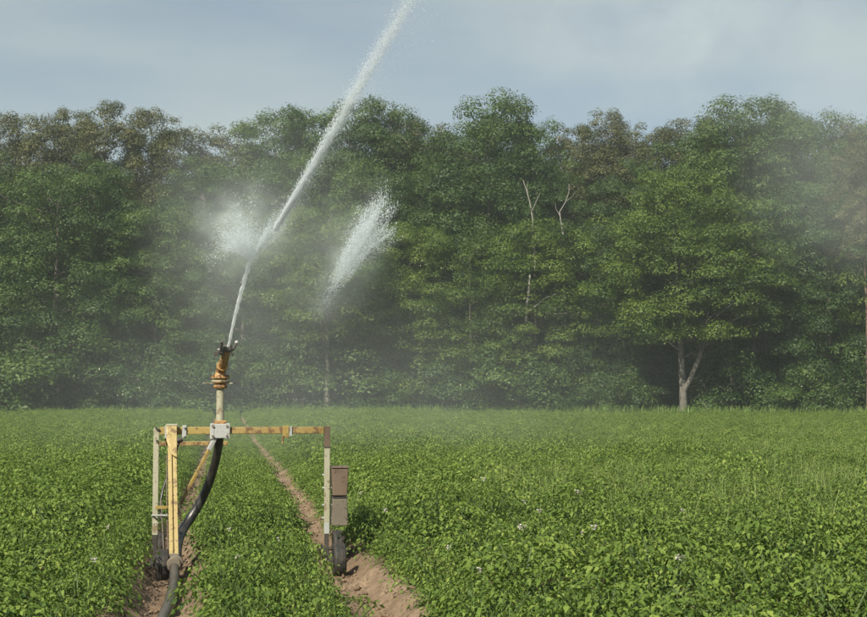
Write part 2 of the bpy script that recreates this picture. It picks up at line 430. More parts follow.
# front row
place_tree('oak', 58, 168, 93.5, 'widest dark green oak with crown reaching down to the crop, below brown pines', None, 1.15, 0)
place_tree('oak', -52, 190, 94, 'dark broad oak with leaves down to the ground at the wood edge', G1, 1.0, 1)
place_tree('oak', 158, 205, 94.5, 'dark broad oak between the widest dark oak and the misted oak', None, 1.0, 0)
place_tree('oak', 243, 215, 93.5, 'broad oak misted over by the spray right behind the sprinkler gun', None, 1.0, 1)
place_tree('slim', 328, 205, 89.6, 'locust tree with slim pale trunk behind the loose splash of water', None, 1.05, 0, 1.0)
place_tree('locust', 410, 225, 94, 'pale green airy locust tree at the wood edge', G2, 1.0, 1)
place_tree('locust', 470, 232, 93, 'pale green airy locust tree at the wood edge', G2, 1.1, 0)
dead_host = place_tree('locust', 535, 222, 93.2, 'locust tree with white dead branches standing out of its top', None, 1.1, 1)
place_tree('oak', 598, 225, 96, 'dark broad oak between the dead branched locust and the forked locust', None, .9, 0)
place_tree('forked', 680, 172, 90.6, 'big light green locust with forked pale grey trunk', None, 1.05, 0, .15)
place_tree('oak', 752, 195, 94.5, 'dark broad oak next to the forked locust, under the tallest rounded crown', None, .95, 0)
place_tree('oak', 826, 188, 93.5, 'dark broad oak standing beside the bare reddish pine trunk', None, 1.0, 1)
place_tree('locust', 905, 190, 93, 'pale green airy locust tree at the wood edge', G2, 1.1, 0)
place_tree('oak', 985, 180, 94, 'dark broad oak with leaves down to the ground at the wood edge', G1, 1.0, 0)
# middle row
for px, yt, k, wd in ((-95, 140, 'tall', 1), (-10, 150, 'tall', 1), (95, 159, 'tall', 1), (205, 162, 'tall', 1), (290, 154, 'tall', 1.05), (372, 164, 'tall', .95), (440, 152, 'tall', .9),
                      (560, 162, 'tall', .95), (632, 160, 'tall', .85), (700, 154, 'tall', .9), (800, 147, 'tall', 1), (868, 164, 'tall', 1), (950, 135, 'tall', 1)):
    place_tree(k, px, yt, tree_rng.uniform(97.5, 100), 'tall green oak standing behind ' + by(px), 'tall oaks standing behind ' + by(px), wd)
place_tree('tall', 488, 97, 99, 'tall full green oak rising above the pines of the wood', None, 1.05, 0)
place_tree('tall', 742, 100, 100, 'tallest rounded oak behind the locust with forked trunk', None, 1.2, 2)
# back row
for px, yt in ((-60, 118), (2, 112), (44, 116), (74, 109), (106, 104), (152, 106), (184, 126), (232, 124), (404, 113), (430, 121), (574, 126), (630, 122), (658, 130), (692, 117), (848, 124)):
    place_tree('pine', px, yt, tree_rng.uniform(102, 106), 'pine with brownish crown rising over the wood behind ' + by(px), 'brown crowned pines behind ' + by(px), tree_rng.uniform(.8, 1.2))
place_tree('pine', 605, 110, 101, 'pine with reddish brown crown, tallest beside the dead branched locust', None, .95, 1)
place_tree('pine', 863, 140, 88.9, 'pine with long bare reddish trunk standing at the wood edge', None, .85, 2)
for px, yt in ((275, 112), (318, 114), (352, 103), (384, 104), (540, 126), (474, 122), (503, 117), (724, 118), (760, 112), (784, 113), (822, 118), (862, 121), (915, 120)):
    place_tree('tall', px, yt, tree_rng.uniform(103, 107), 'far oak with crown showing over the wood behind ' + by(px), 'far oaks behind ' + by(px), tree_rng.uniform(.8, 1.0))
for px in range(-120, 1000, 62):
    place_tree('oak', px + tree_rng.uniform(-10, 10), tree_rng.uniform(165, 195), tree_rng.uniform(109, 114), 'shaded oak deep inside the wood', 'shaded oaks deep inside the wood', 1.15)
    place_tree('oak', px + 31 + tree_rng.uniform(-10, 10), tree_rng.uniform(160, 190), tree_rng.uniform(118, 124), 'shaded oak deep inside the wood', 'shaded oaks deep inside the wood', 1.2)
for px in range(-110, 990, 38):
    place_tree('bush', px + tree_rng.uniform(-8, 8), tree_rng.uniform(335, 362), tree_rng.uniform(103, 107), 'tall shrub in the shade under the oaks', 'shrubs in the shade of the wood', 1.6)
# bushes along the foot of the wood
xb = -60
while xb < 940:
    kind_y = tree_rng.uniform(338, 382); tall_b = kind_y < 352
    if not (655 < xb < 708 or 312 < xb < 340):
        place_tree('bush', xb, kind_y, tree_rng.uniform(90.0, 92.5), 'low leafy bush at the foot of the wood before ' + by(xb), 'low bushes before ' + by(xb), tree_rng.uniform(.9, 1.5))
    xb += tree_rng.uniform(20, 34)
# bare white branches standing out of one locust
mb = MB(); rng = np.random.default_rng(3)
inv = Matrix.Translation(dead_host.location) @ dead_host.rotation_euler.to_matrix().to_4x4() @ Matrix.Diagonal((*dead_host.scale, 1))
inv = inv.inverted()
def bare(points, Yd, r0, r1):
    P = [inv @ at(px, py, Yd) for px, py in points]; n_ = len(P)
    m_ = MB().tube(P, [r0 + (r1 - r0)*i/(n_ - 1) for i in range(n_)], 6); m_.build('dead_branch', M['dead_wood'], dead_host, True)
bare(((535, 268), (534, 248), (533, 235), (532.5, 218), (530, 203), (527, 192), (523, 180)), 92.4, .085, .022)
bare(((532, 211), (536, 202), (540, 193)), 92.4, .03, .012)
bare(((528, 195), (527, 187), (528, 181)), 92.4, .02, .01)
bare(((563, 234), (561, 222), (559.5, 212), (565, 203), (569, 192), (569, 184)), 92.4, .05, .015)
bare(((560, 216), (556, 209), (555, 203)), 92.4, .02, .01)
bare(((566, 201), (572, 197), (575, 192)), 92.4, .02, .01)
bare(((526, 322), (527, 305), (529, 288), (530, 275)), 90.8, .09, .06)
bare(((527.5, 312), (537, 305), (545, 298), (556, 294)), 90.8, .05, .02)
bare(((545, 313), (556, 314), (568, 313)), 90.8, .035, .02)

# grass margin between the crop and the wood
def blades(n_, pos_fn, hmin, hmax, wdt, lean, rng):
    P = pos_fn(n_); n_ = len(P); h = rng.uniform(hmin, hmax, n_); a = rng.uniform(0, 6.283, n_)
    d = np.stack([np.cos(a), np.sin(a), np.zeros(n_)], -1); s_ = np.stack([-d[:, 1], d[:, 0], np.zeros(n_)], -1)*wdt
    ln = (rng.uniform(.2, 1, n_)*lean*h)[:, None]; up = np.zeros((n_, 3)); up[:, 2] = h
    v = np.stack([P - s_*.5, P + s_*.5, P + up*.6 + d*ln*.35 + s_*.4, P + up*.6 + d*ln*.35 - s_*.4, P + up + d*ln + s_*.06, P + up + d*ln - s_*.06], 1)
    q = np.array([[0,1,2,3],[3,2,4,5]])[None] + (np.arange(n_)*6)[:, None, None]
    t = np.repeat(rng.uniform(.2, 1, n_), 6)
    return v.reshape(-1, 3), q.reshape(-1, 4), t
rng = np.random.default_rng(21)
def pm(n_):
    x = rng.uniform(-42, 42, n_); y = rng.uniform(87.3, 90.8, n_); return np.stack([x, y, height(x, y)], -1)
v, q, t = blades(16000, pm, .2, .95, .05, .6, rng)
tag(link('margin_grass', fast_mesh('margin_grass', v, q, False, {'tint': t}), M['margin']), 'bright green grass strip between the crop and the wood', 'grass', kind='stuff')

# ------------------------------------------------------------------ potato crop
def make_potato(seed, n_leaf=126, Rr=.44, Hh=.46):
    rng = np.random.default_rng(seed); Vv, Ff, Tt = [], [], []
    st = MB()
    for s_ in range(7):
        a = s_*2*math.pi/7 + rng.uniform(-.4, .4); r = Rr*rng.uniform(.35, .75)
        st.tube([(.02*math.cos(a), .02*math.sin(a), -.04), (r*.4*math.cos(a), r*.4*math.sin(a), Hh*.45), (r*math.cos(a), r*math.sin(a), Hh*rng.uniform(.7, .85))], [.009, .008, .005], 4)
    for k in range(n_leaf):
        a = rng.uniform(0, 6.283); f = math.sqrt(rng.random()); r = Rr*.72*f
        dome = Hh*(1 - .55*f**2.2)
        low = rng.random() < .35
        z = dome*(rng.uniform(.3, .7) if low else rng.uniform(.72, .98))
        b = np.array([r*math.cos(a), r*math.sin(a), z])
        da = a + rng.normal(0, .7); el = rng.uniform(-.15, .65)*(1 - .5*f)
        D = np.array([math.cos(da)*math.cos(el), math.sin(da)*math.cos(el), math.sin(el)])
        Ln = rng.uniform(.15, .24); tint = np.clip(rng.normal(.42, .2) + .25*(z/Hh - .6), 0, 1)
        side = np.cross(D, [0, 0, 1]); side /= np.linalg.norm(side); up = np.cross(side, D)
        roll = rng.normal(0, .35); side, up = side*math.cos(roll) + up*math.sin(roll), up*math.cos(roll) - side*math.sin(roll)
        for (tpos, sd_, sz) in ((.35, 1, .75), (.38, -1, .75), (.66, 1, .95), (.69, -1, .95), (1.0, 0, 1.2)):
            p = b + D*Ln*tpos - np.array([0, 0, 1])*Ln*.45*tpos**2
            ld = D*(.45 if sd_ else 1) + side*sd_*.9 - up*.22 - np.array([0, 0, .42])*tpos + rng.normal(0, .22, 3); ld /= np.linalg.norm(ld)
            ln = .0455*sz*rng.uniform(.8, 1.2); wd = ln*.31
            ls = np.cross(ld, up); ls /= np.linalg.norm(ls) + 1e-9; lu = np.cross(ls, ld)
            o = len(Vv)
            Vv += [p, p + ld*ln*.42 + ls*wd + lu*ln*.10, p + ld*ln*.5 - lu*ln*.02, p + ld*ln*.42 - ls*wd + lu*ln*.10, p + ld*ln - lu*ln*.16]
            Ff += [(o, o+2, o+1), (o, o+3, o+2), (o+1, o+2, o+4), (o+2, o+3, o+4)]
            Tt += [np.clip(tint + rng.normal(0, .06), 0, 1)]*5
    me = fast_mesh('potato_foliage', np.array(Vv), np.array(Ff), False, {'tint': Tt}); me.materials.append(M['potato'])
    sm = bpy.data.meshes.new('potato_stem'); sm.from_pydata(st.v, [], st.f); sm.materials.append(M['weed'])
    return me, sm
NV = 8
pot = [make_potato(200 + s) for s in range(NV)]
# flower head shared by a few plants
rng = np.random.default_rng(17); fv, ff = [], []
for k in range(7):
    c = np.array([rng.normal(0, .02), rng.normal(0, .02), .48 + rng.uniform(0, .045)])
    for j in range(5):
        a = j*1.2566; o = len(fv); e = np.array([math.cos(a), math.sin(a), rng.uniform(-.2, .9)]); s_ = np.array([-math.sin(a), math.cos(a), 0])
        fv += [c, c + e*.010 + s_*.006, c + e*.017, c + e*.010 - s_*.006]; ff.append((o, o+1, o+2, o+3))
flower_me = fast_mesh('potato_flower', np.array(fv), np.array(ff)); flower_me.materials.append(M['petal'])

PL = []
rng = np.random.default_rng(9)
k0, k1 = -120, 150
for k in range(k0, k1):
    vrow = TL + SPACE*(k + .5)
    adj = k in (-1, 0, 1, 2)
    u = 4.2 + rng.uniform(0, .3)
    while u < 100:
        du = rng.uniform(.27, .37)*(.8 if adj else 1)
        u += du
        sgn = {-1: -1, 0: 1, 1: -1, 2: 1}.get(k, 0)
        v = vrow + float(wob(u)) + rng.normal(0, .04) + sgn*(.108 + (.06*float(1 - sstep(13.0, 15.0, np.array(u))) if k < 1 else 0)) + {2: .11}.get(k, 0)*float(1 - sstep(10.8, 14.5, np.array(u))) - (.20*math.exp(-((u - 12.2)/1.0)**2) if k == 1 else 0)
        x, y = xy(u, v)
        if y > 87.6 or y < 4: continue
        if abs(x) > y*PW/2/F + 4.5: continue
        sc = rng.uniform(.82, 1.2)*(.68 if adj else 1.0)
        sc *= 1 + .15*math.sin(u*2.1 + k*1.7) + .08*math.sin(u*.9 + k*2.9)
        if rng.random() < .03: sc *= .75
        PL.append((x, y, sc, rng.uniform(0, 6.283), int(rng.integers(NV)), k))
PLa = np.array([(p[0], p[1]) for p in PL]); PZ = height(PLa[:, 0], PLa[:, 1])
vis = [i for i, p in enumerate(PL) if abs(p[0]) < p[1]*PW/2/F + .25 and p[1] > 7.4]
vis.sort(key=lambda i: PL[i][1]); near = vis[:298]; nearset = set(near)
first = {}
lab = {'l': ('beyond the hose track', 'potato plants beyond the hose track'),
       'm': ('of the strip between the tracks', 'potato plants between the wheel tracks'),
       'r': ('beyond the track under the metal boxes', 'potato plants beyond the wheel track under the boxes')}
fl = random.Random(4)
for i in near:
    x, y, sc, rz, vi, k = PL[i]
    o = empty('potato_plant'); o.location = (x, y, PZ[i] - .01); o.rotation_euler = (0, 0, rz); o.scale = (sc, sc, (sc if k not in (-1, 0, 1, 2) else sc*1.25)*(1 + .14*math.sin(i*7.3)))
    link('stem', pot[vi][1], None, o); fo = link('foliage', pot[vi][0], None, o)
    if fl.random() < .05: link('flower', flower_me, None, o)
    z = 'l' if k < 0 else ('m' if k < 2 else 'r'); flw = len(o.children) > 2
    row = {'l': -1 - k, 'm': k, 'r': k - 2}[z]; rw = ('edge row' if row == 0 else 'second row' if row == 1 else 'crop farther in') if z != 'm' else ('hose side row' if k == 0 else 'wheel side row')
    lb = f"{'white flowering' if flw else 'leafy'} potato plant in the {rw} {lab[z][0]}"
    tag(o, lb, 'potato plant', lb.replace('plant', 'plants', 1)); first.setdefault(vi, fo)
rest = [i for i in range(len(PL)) if i not in nearset]
pm_ = bpy.data.meshes.new('crop_points')
pm_.from_pydata([(PL[i][0], PL[i][1], PZ[i] - .01) for i in rest], [], [])
def pattr(nm, typ, field, arr):
    a = pm_.attributes.new(nm, typ, 'POINT'); a.data.foreach_set(field, np.asarray(arr).ravel())
pattr('rot', 'FLOAT_VECTOR', 'vector', np.array([(0, 0, PL[i][3]) for i in rest], np.float32))
pattr('scl', 'FLOAT_VECTOR', 'vector', np.array([(PL[i][2]*1.08, PL[i][2]*1.08, PL[i][2]*(1.0 + .25*rng.normal()*.6 if PL[i][1] > 20 else 1)) for i in rest], np.float32))
pattr('idx', 'INT', 'value', np.array([PL[i][4] for i in rest], np.int32))
crop = link('potato_crop', pm_); tag(crop, 'continuous green potato crop stretching back to the wood', 'crop', kind='stuff')
gn = bpy.data.node_groups.new('crop', 'GeometryNodeTree')
gn.interface.new_socket('Geometry', in_out='INPUT', socket_type='NodeSocketGeometry'); gn.interface.new_socket('Geometry', in_out='OUTPUT', socket_type='NodeSocketGeometry')
gi = gn.nodes.new('NodeGroupInput'); go = gn.nodes.new('NodeGroupOutput'); iop = gn.nodes.new('GeometryNodeInstanceOnPoints'); jn = gn.nodes.new('GeometryNodeJoinGeometry')
for vi in reversed(range(NV)):
    oi = gn.nodes.new('GeometryNodeObjectInfo'); oi.inputs['Object'].default_value = first[vi]; oi.inputs['As Instance'].default_value = True
    gn.links.new(oi.outputs['Geometry'], jn.inputs[0])
def named(nm, typ):
    a = gn.nodes.new('GeometryNodeInputNamedAttribute'); a.data_type = typ; a.inputs['Name'].default_value = nm; return a.outputs[0]
gn.links.new(gi.outputs[0], iop.inputs['Points']); gn.links.new(jn.outputs[0], iop.inputs['Instance'])
iop.inputs['Pick Instance'].default_value = True; gn.links.new(named('idx', 'INT'), iop.inputs['Instance Index'])
gn.links.new(named('rot', 'FLOAT_VECTOR'), iop.inputs['Rotation']); gn.links.new(named('scl', 'FLOAT_VECTOR'), iop.inputs['Scale'])
gn.links.new(iop.outputs[0], go.inputs[0])
crop.modifiers.new('crop', 'NODES').node_group = gn

# wild grass standing in the right-hand crop
rng = np.random.default_rng(33)
def pw(n_):
    y = rng.uniform(12.5, 80, n_*4)**1.0; x = rng.uniform(-1, 1, n_*4)*(y*.36)
    keep = (x > (-.02*y + 1.2*np.sin(y*.35))) & (rng.random(n_*4) < np.clip(.25 + .75*np.sin(x*.33 + y*.11 + 1)*np.cos(y*.19), 0.04, 1)*np.clip((y - 11)/9, 0, 1)*np.clip(55/y, 0, 1))
    x, y = x[keep][:n_], y[keep][:n_]
    tuft = rng.integers(0, max(2, len(x)//3), len(x))
    x = x[tuft] + rng.normal(0, .06, len(x)); y = y[tuft] + rng.normal(0, .06, len(x))
    return np.stack([x, y, height(x, y) + .1], -1)
v, q, t = blades(34000, pw, .36, .60, .0065, 1.0, rng)
tag(link('wild_grass', fast_mesh('wild_grass', v, q, False, {'tint': t}), M['weed']), 'thin pale wild grass standing up out of the crop', 'grass', kind='stuff')

# ------------------------------------------------------------------ sprinkler cart
U0 = 13.40                                   # rows distance of the cross beam
cart = empty('sprinkler_cart', (*xy(U0, .2), 0), ALPHA)
tag(cart, 'yellow wheeled irrigation cart with tall gantry carrying a rain gun', 'irrigation cart')
inv_c = (Matrix.Translation(cart.location) @ Matrix.Rotation(ALPHA, 4, 'Z')).inverted()
def lc(px, py, dl=0.0):
    """cart-local point seen at px,py on the cross plane shifted dl metres towards the wood"""
    p0, p1 = inv_c @ at(px, py, 10), inv_c @ at(px, py, 20)
    k = (dl - p0.y)/(p1.y - p0.y); return p0.lerp(p1, k)
PXM = 1300/13.3
XR = lc(327, 470).x; XL = lc(156, 470).x; ZB = lc(240, 430.5).z
# cross beam: right half orange, left half yellow, one beam each side of the centre plate
xc = lc(220, 430).x
MB().box(((XL + .02 + xc - .02)/2, 0, ZB), ((xc - XL)/2 - .03, .035, .037)).build('crossbeam', M['yellow_paint'], cart, bevel=.006)
MB().box(((XR - .03 + xc + .02)/2, 0, ZB), ((XR - xc)/2 - .03, .035, .034)).build('crossbeam', M['orange_paint'], cart, bevel=.006)
# rear rail
zr = lc(200, 443.5, .35).z
MB().box(((XL + xc)/2 + .04, .35, zr), ((xc - XL)/2 + .04, .022, .022)).build('rear_rail', M['orange_paint'], cart, bevel=.004)
MB().bar((xc - .02, .03, ZB - .03), (xc - .02, .36, zr), .04, .04).build('rear_rail_arm', M['orange_paint'], cart, bevel=.004)
MB().bar((XL + .10, .03, ZB - .05), (XL + .10, .36, zr), .04, .04).build('rear_rail_arm', M['orange_paint'], cart, bevel=.004)
# legs
def leg(x, ztop, z_split, z_low, topmat, name='leg'):
    l = MB().box((x, 0, (ztop + z_split)/2), (.028, .03, (ztop - z_split)/2)).build(name, M['cream_paint'], cart, bevel=.005)
    MB().box((x, 0, (z_split + z_low)/2 - .002), (.022, .024, (z_split - z_low)/2)).build('foot_sleeve', M['black_steel'], l, bevel=.004)
    return l
zt = ZB + .04
lr = leg(XR, lc(327, 448).z, lc(327, 534).z, lc(327, 559).z, None)
MB().box((XR, 0, (zt + lc(327, 447).z)/2), (.029, .033, (zt - lc(327, 447).z)/2)).build('sleeve', M['rust'], lr, bevel=.004)
MB().box((XR, 0, lc(327, 447).z), (.034, .037, .006)).build('collar', M['black_steel'], lr, bevel=.002)
MB().box((XR, 0, lc(327, 528).z), (.0255, .032, .055)).build('galvanised_sleeve', M['galvanised'], lr, bevel=.003)
ll = leg(XL, zt - .012, lc(156, 535).z, lc(156, 566).z, None)
MB().box((XL + .004, 0, lc(156, 523).z), (.031, .034, .006)).build('collar', M['cream_paint'], ll, bevel=.002)
# corner fittings with bolts, top left
for dx in (.045, .30 - .085):
    p = MB().box((XL + dx + .06, -.045, ZB - .01), (.022, .006, .065)).build('clamp_plate', M['galvanised'], cart, bevel=.004)
    for dz in (.038, -.048):
        MB().lathe([(0, -.022), (.012, -.022), (.012, 0), (.0, 0)], (XL + dx + .06, -.051, ZB + dz), (0, 1, 0), 6).build('bolt', M['galvanised'], p)
for dx in (.0, .035):
    MB().lathe([(0, -.02), (.012, -.02), (.012, .0), (0, .0)], (XL + dx*.7, -.034, ZB + .025 - dx*.3), (0, 1, 0), 6).build('bolt', M['black_steel'], cart)
MB().lathe([(0, -.02), (.012, -.02), (.012, .0), (0, .0)], (XL + .008, -.034, ZB - .10), (0, 1, 0), 6).build('bolt', M['black_steel'], cart)
# front drawbar arm (two flat bars with a tapering gusset at the top)
pt = lc(172, 430, -.06); pb = lc(174, 560, -.62)
arm = empty('drawbar_arm'); arm.parent = cart
dxa = Vector((.024, 0, 0))
for sgn in (-1, 1):
    MB().bar(pt + dxa*sgn + Vector((.0, 0, -.02)), pb + dxa*sgn, .040, .03, (0, 1, 0)).build('bar', M['yellow_paint'], arm, bevel=.004)
MB().bar(pt + Vector((0, .03, -.02)), pb + Vector((0, .03, 0)), .085, .014, (0, 1, 0)).build('web', M['yellow_paint'], arm, bevel=.003)
g0, g1 = pt + Vector((-.055, -.045, .045)), pt + Vector((.048, -.045, .045))
dn = (pb - pt).normalized()
g2 = pt + Vector((.046, -.048, 0)) + dn*.30; g3 = pt + Vector((-.004, -.048, 0)) + dn*.26; g4 = pt + Vector((-.055, -.048, 0)) + dn*.12
gp = [g0, g1, g2, g3, g4]; gpb = [p + Vector((0, .02, 0)) for p in gp]
MB().add(gp + gpb, [(4,3,2,1,0), (5,6,7,8,9)] + [(i, (i+1) % 5, 5 + (i+1) % 5, 5 + i) for i in range(5)]).build('gusset', M['yellow_paint'], arm, bevel=.003)
MB().box(pt + Vector((0, .0, .052)), (.055, .05, .008)).build('cap_plate', M['cream_paint'], arm, bevel=.003)
# small stay between leg and arm
a_, b_ = lc(157, 507.5, -.05), lc(168, 507.5, -.35)
MB().bar(a_, b_, .035, .03).build('stay', M['yellow_paint'], cart, bevel=.003)
a_, b_ = lc(152, 515.5, -.03), lc(168, 515.5, -.36)
MB().tube([a_, b_], .009, 8).build('pin', M['galvanised'], cart, True)
MB().tube([lc(161, 500, -.2), lc(162, 520, -.22), lc(163.5, 545, -.24), lc(164.5, 562, -.28)], .007, 6).build('rod', M['dull_steel'], cart, True)
MB().tube([lc(166.5, 455, -.05), lc(166.8, 500, -.2), lc(168, 562, -.4)], .006, 6).build('rod', M['rust'], cart, True)
# thin control tube
MB().tube([lc(180, 440, .22), lc(177, 448, .2), lc(174.5, 459, .15), lc(168, 475, .1), lc(163, 490, .0), lc(160.5, 502, -.05), lc(160.8, 520, -.08)], .013, 8).build('control_tube', M['rubber'], cart, True)
MB().lathe([(0, -.03), (.026, -.03), (.03, 0), (.026, .03), (0, .03)], lc(179.5, 440, .2), (1, 0, .4), 12).build('control_valve', M['black_steel'], cart, True)
# bottom left hardware
for q_, (px, py) in enumerate(((160.5, 557.5), (166, 557), (159, 561), (167, 561.5))):
    MB().lathe([(0, -.02), (.013, -.02), (.013, .0), (0, .0)], lc(px, py, -.5), (0, 1, 0), 6).build('bolt', M['galvanised'], cart)
# centre plate, clamp and brace
zp = lc(220, 431).z
cp_ = MB().box((xc, -.05, zp), (.092, .012, .072)).build('centre_plate', M['galvanised'], cart, bevel=.006)
for sx_ in (-1, 1):
    for sz_ in (-1, 1):
        MB().lathe([(0, -.016), (.014, -.016), (.014, .0), (0, .0)], (xc + sx_*.07, -.062, zp + sz_*.05), (0, 1, 0), 6).build('bolt', M['dull_steel'], cp_)
for sx_ in (-1, 1):
    MB().box((xc + sx_*.078, -.047, zp), (.021, .02, .078)).build('plate_ear', M['galvanised'], cp_, bevel=.004)
MB().box((xc, .0, zp + .085), (.062, .045, .022)).build('riser_socket', M['brass'], cart, bevel=.006)
cl = MB().box((lc(285.5, 431).x, -.046, lc(285, 431.5).z), (.032, .012, .06)).build('beam_clamp', M['yellow_paint'], cart, bevel=.004)
MB().box((lc(290.5, 431).x, -.044, lc(285, 431).z), (.014, .01, .05)).build('clamp_plate', M['galvanised'], cl, bevel=.003)
MB().tube([lc(283, 436, -.06), lc(282.6, 443.5, -.06)], .011, 8).build('clamp_screw', M['yellow_paint'], cl, True)
a_, b_ = lc(214, 440, -.03), lc(180.3, 504, -.14)
MB().bar(a_, b_, .036, .03).build('diagonal_brace', M['yellow_paint'], cart, bevel=.004)
MB().bar(a_ + (b_ - a_)*-.03, a_ + (b_ - a_)*.16, .045, .038).build('brace_bracket', M['galvanised'], cart, bevel=.004)
# riser, swivel and gun
zr0, zr1 = zp + .09, lc(219, 388).z
MB().tube([(xc, 0, zr0), (xc, 0, zr1)], .040, 20).build('riser_pipe', M['cream_paint'], cart, True)
gun = empty('rain_gun', (0, 0, 0)); gun.parent = cart
z0 = zr1 - .005
prof = [(0, 0), (.062, 0), (.07, .012), (.07, .03), (.058, .042), (.058, .055), (.088, .058), (.09, .066), (.09, .084), (.066, .088), (.062, .10), (.098, .103), (.098, .118), (.07, .122), (.055, .15), (.05, .18), (.042, .19), (0, .19)]
MB().lathe(prof, (xc, 0, z0), (0, 0, 1), 28).build('swivel_flange', M['brass'], gun, True)
MB().lathe([(.06, .070), (.093, .070), (.093, .083), (.06, .083)], (xc, 0, z0), (0, 0, 1), 28).build('swivel_ring', M['cream_paint'], gun, True)
for a_, r_, l_ in ((200, .006, .19), (-20, .006, .18)):
    MB().tube([(xc + .08*math.cos(R(a_)), .08*math.sin(R(a_)), z0 + .05), (xc + l_*math.cos(R(a_)) + 0, l_*math.sin(R(a_)), z0 + .052)], r_, 8).build('stop_pin', M['cream_paint'], gun, True)
for a_ in range(0, 360, 60):
    MB().lathe([(0, 0), (.012, 0), (.012, .02), (0, .02)], (xc + .08*math.cos(R(a_ + 20)), .08*math.sin(R(a_ + 20)), z0 + .118), (0, 0, 1), 6).build('bolt', M['brass'], gun)
b0 = Vector((xc, 0, z0 + .17)); nzl_w = at(228.5, 346, 12.86); b1 = inv_c @ nzl_w
MB().tube([b0 - Vector((0, 0, .04)), b0, b0.lerp(b1, .25), b0.lerp(b1, .93)], [.05, .052, .047, .036], 18).build('barrel', M['brass'], gun, True)
bd = (b1 - b0).normalized()
MB().tube([b0.lerp(b1, .88), b0.lerp(b1, .97), b1], [.046, .044, .024], 18).build('nozzle', M['black_steel'], gun, True)
MB().tube([b0.lerp(b1, .20) - bd*.012, b0.lerp(b1, .20) + bd*.018], .058, 18).build('barrel_collar', M['brass'], gun, True)
sd_ = bd.cross(Vector((0, 0, 1))).normalized(); ud = sd_.cross(bd)
bm_ = b0.lerp(b1, .80)
lv = MB().tube([bm_ - sd_*.03, bm_ - sd_*.07 + ud*.03, bm_ - sd_*.105 + ud*.10], [.016, .017, .015], 10).build('reset_lever', M['black_steel'], gun, True)
MB().tube([bm_ - sd_*.103 + ud*.092, bm_ - sd_*.112 + ud*.118], .018, 10).build('lever_tip', M['galvanised'], lv, True)
MB().tube([bm_ - sd_*.055 - ud*.015 - bd*.03, bm_ - sd_*.07 - ud*.01 - bd*.03], .016, 10).build('lever_pivot', M['cream_paint'], lv, True)
da = MB().bar(bm_ + sd_*.03, bm_ + sd_*.10 - ud*.015, .05, .045).build('drive_arm', M['black_steel'], gun, bevel=.006)
MB().bar(bm_ + sd_*.05 - bd*.05 + ud*.0, bm_ + sd_*.08 + bd*.18, .022, .035).build('deflector_arm', M['black_steel'], da, bevel=.004)
MB().box(bm_ + sd_*.105 - ud*.03, (.025, .04, .022)).build('counterweight', M['black_steel'], da, bevel=.005)
for q_ in (-.012, .022):
    MB().lathe([(0, -.01), (.010, -.01), (.010, .01), (0, .01)], bm_ + sd_*.075 + ud*(q_ + .02) - bd*.035, bd, 8).build('bolt', M['galvanised'], da)
# ballast boxes on the outer side of the right leg
bx0, bx1 = lc(331, 482, .02).x, lc(346.5, 482, .02).x
def tbox(zlo, zhi, wt, wb, m_, nm):
    c = (bx0 + bx1)/2; d0, d1 = -.14, .14
    o = MB()
    vsb = [(c - wb, d0, zlo), (c + wb, d0, zlo), (c + wb, d1, zlo), (c - wb, d1, zlo), (c - wt, d0, zhi), (c + wt, d0, zhi), (c + wt, d1, zhi), (c - wt, d1, zhi)]
    o.add(vsb, [(3,2,1,0), (4,5,6,7), (0,1,5,4), (1,2,6,5), (2,3,7,6), (3,0,4,7)])
    return o.build(nm, m_, cart, bevel=.008)
h_ = (bx1 - bx0)/2
u_b = tbox(lc(338, 495.5, -.1).z, lc(338, 468, -.1).z, h_*1.06, h_*.90, M['rust'], 'ballast_box')
MB().box(((bx0+bx1)/2, 0, lc(338, 467.3, -.1).z), (h_*1.10, .15, .006)).build('lid', M['rust'], u_b, bevel=.002)
l_b = tbox(lc(338, 525.5, -.1).z, lc(338, 498, -.1).z, h_*.92, h_*1.02, M['dull_steel'], 'ballast_box')
MB().box(((bx0+bx1)/2, 0, lc(338, 497.2, -.1).z), (h_*.95, .148, .005)).build('lid', M['black_steel'], l_b, bevel=.002)
for py in (475, 488, 505, 518):
    MB().tube([(XR - .05, 0, lc(327, py).z), (bx0 + .01, 0, lc(327, py).z)], .010, 8).build('bolt', M['galvanised'], cart, True)
# bottom frame bars and wheels
RW = .165
def wheel(x, y, r_=RW, wd=.062):
    zg = float(height(*(xy(U0 + y, .2 + x)))) ; c = Vector((x, y, zg + r_ - .006))
    root = empty('wheel', c); root.parent = cart; c = Vector((0, 0, 0))
    prof = [(r_*.56, -wd*.55), (r_*.66, -wd*.82), (r_*.80, -wd), (r_*.90, -wd*.97), (r_*.965, -wd*.78), (r_*.99, -wd*.42), (r_*.972, -wd*.40), (r_*.972, -wd*.34), (r_, -wd*.32),
            (r_, -wd*.05), (r_*.982, -wd*.03), (r_*.982, wd*.03), (r_, wd*.05), (r_, wd*.32), (r_*.972, wd*.34), (r_*.972, wd*.40), (r_*.99, wd*.42), (r_*.965, wd*.78), (r_*.90, wd*.97), (r_*.80, wd), (r_*.66, wd*.82), (r_*.56, wd*.55)]
    MB().lathe(prof, c, (1, 0, 0), 48, lambda j, q: .985 if (j % 4 == 0 and q in (4, 17)) else 1).build('tyre', M['tyre'], root, True)
    MB().lathe([(0, -.03), (.03, -.03), (.035, -.012), (r_*.5, -.012), (r_*.57, -wd*.6), (r_*.60, -wd*.6), (r_*.60, wd*.6), (r_*.57, wd*.6), (r_*.5, .012), (.035, .012), (.03, .03), (0, .03)], c, (1, 0, 0), 28).build('rim', M['dull_steel'], root, True)
    return root
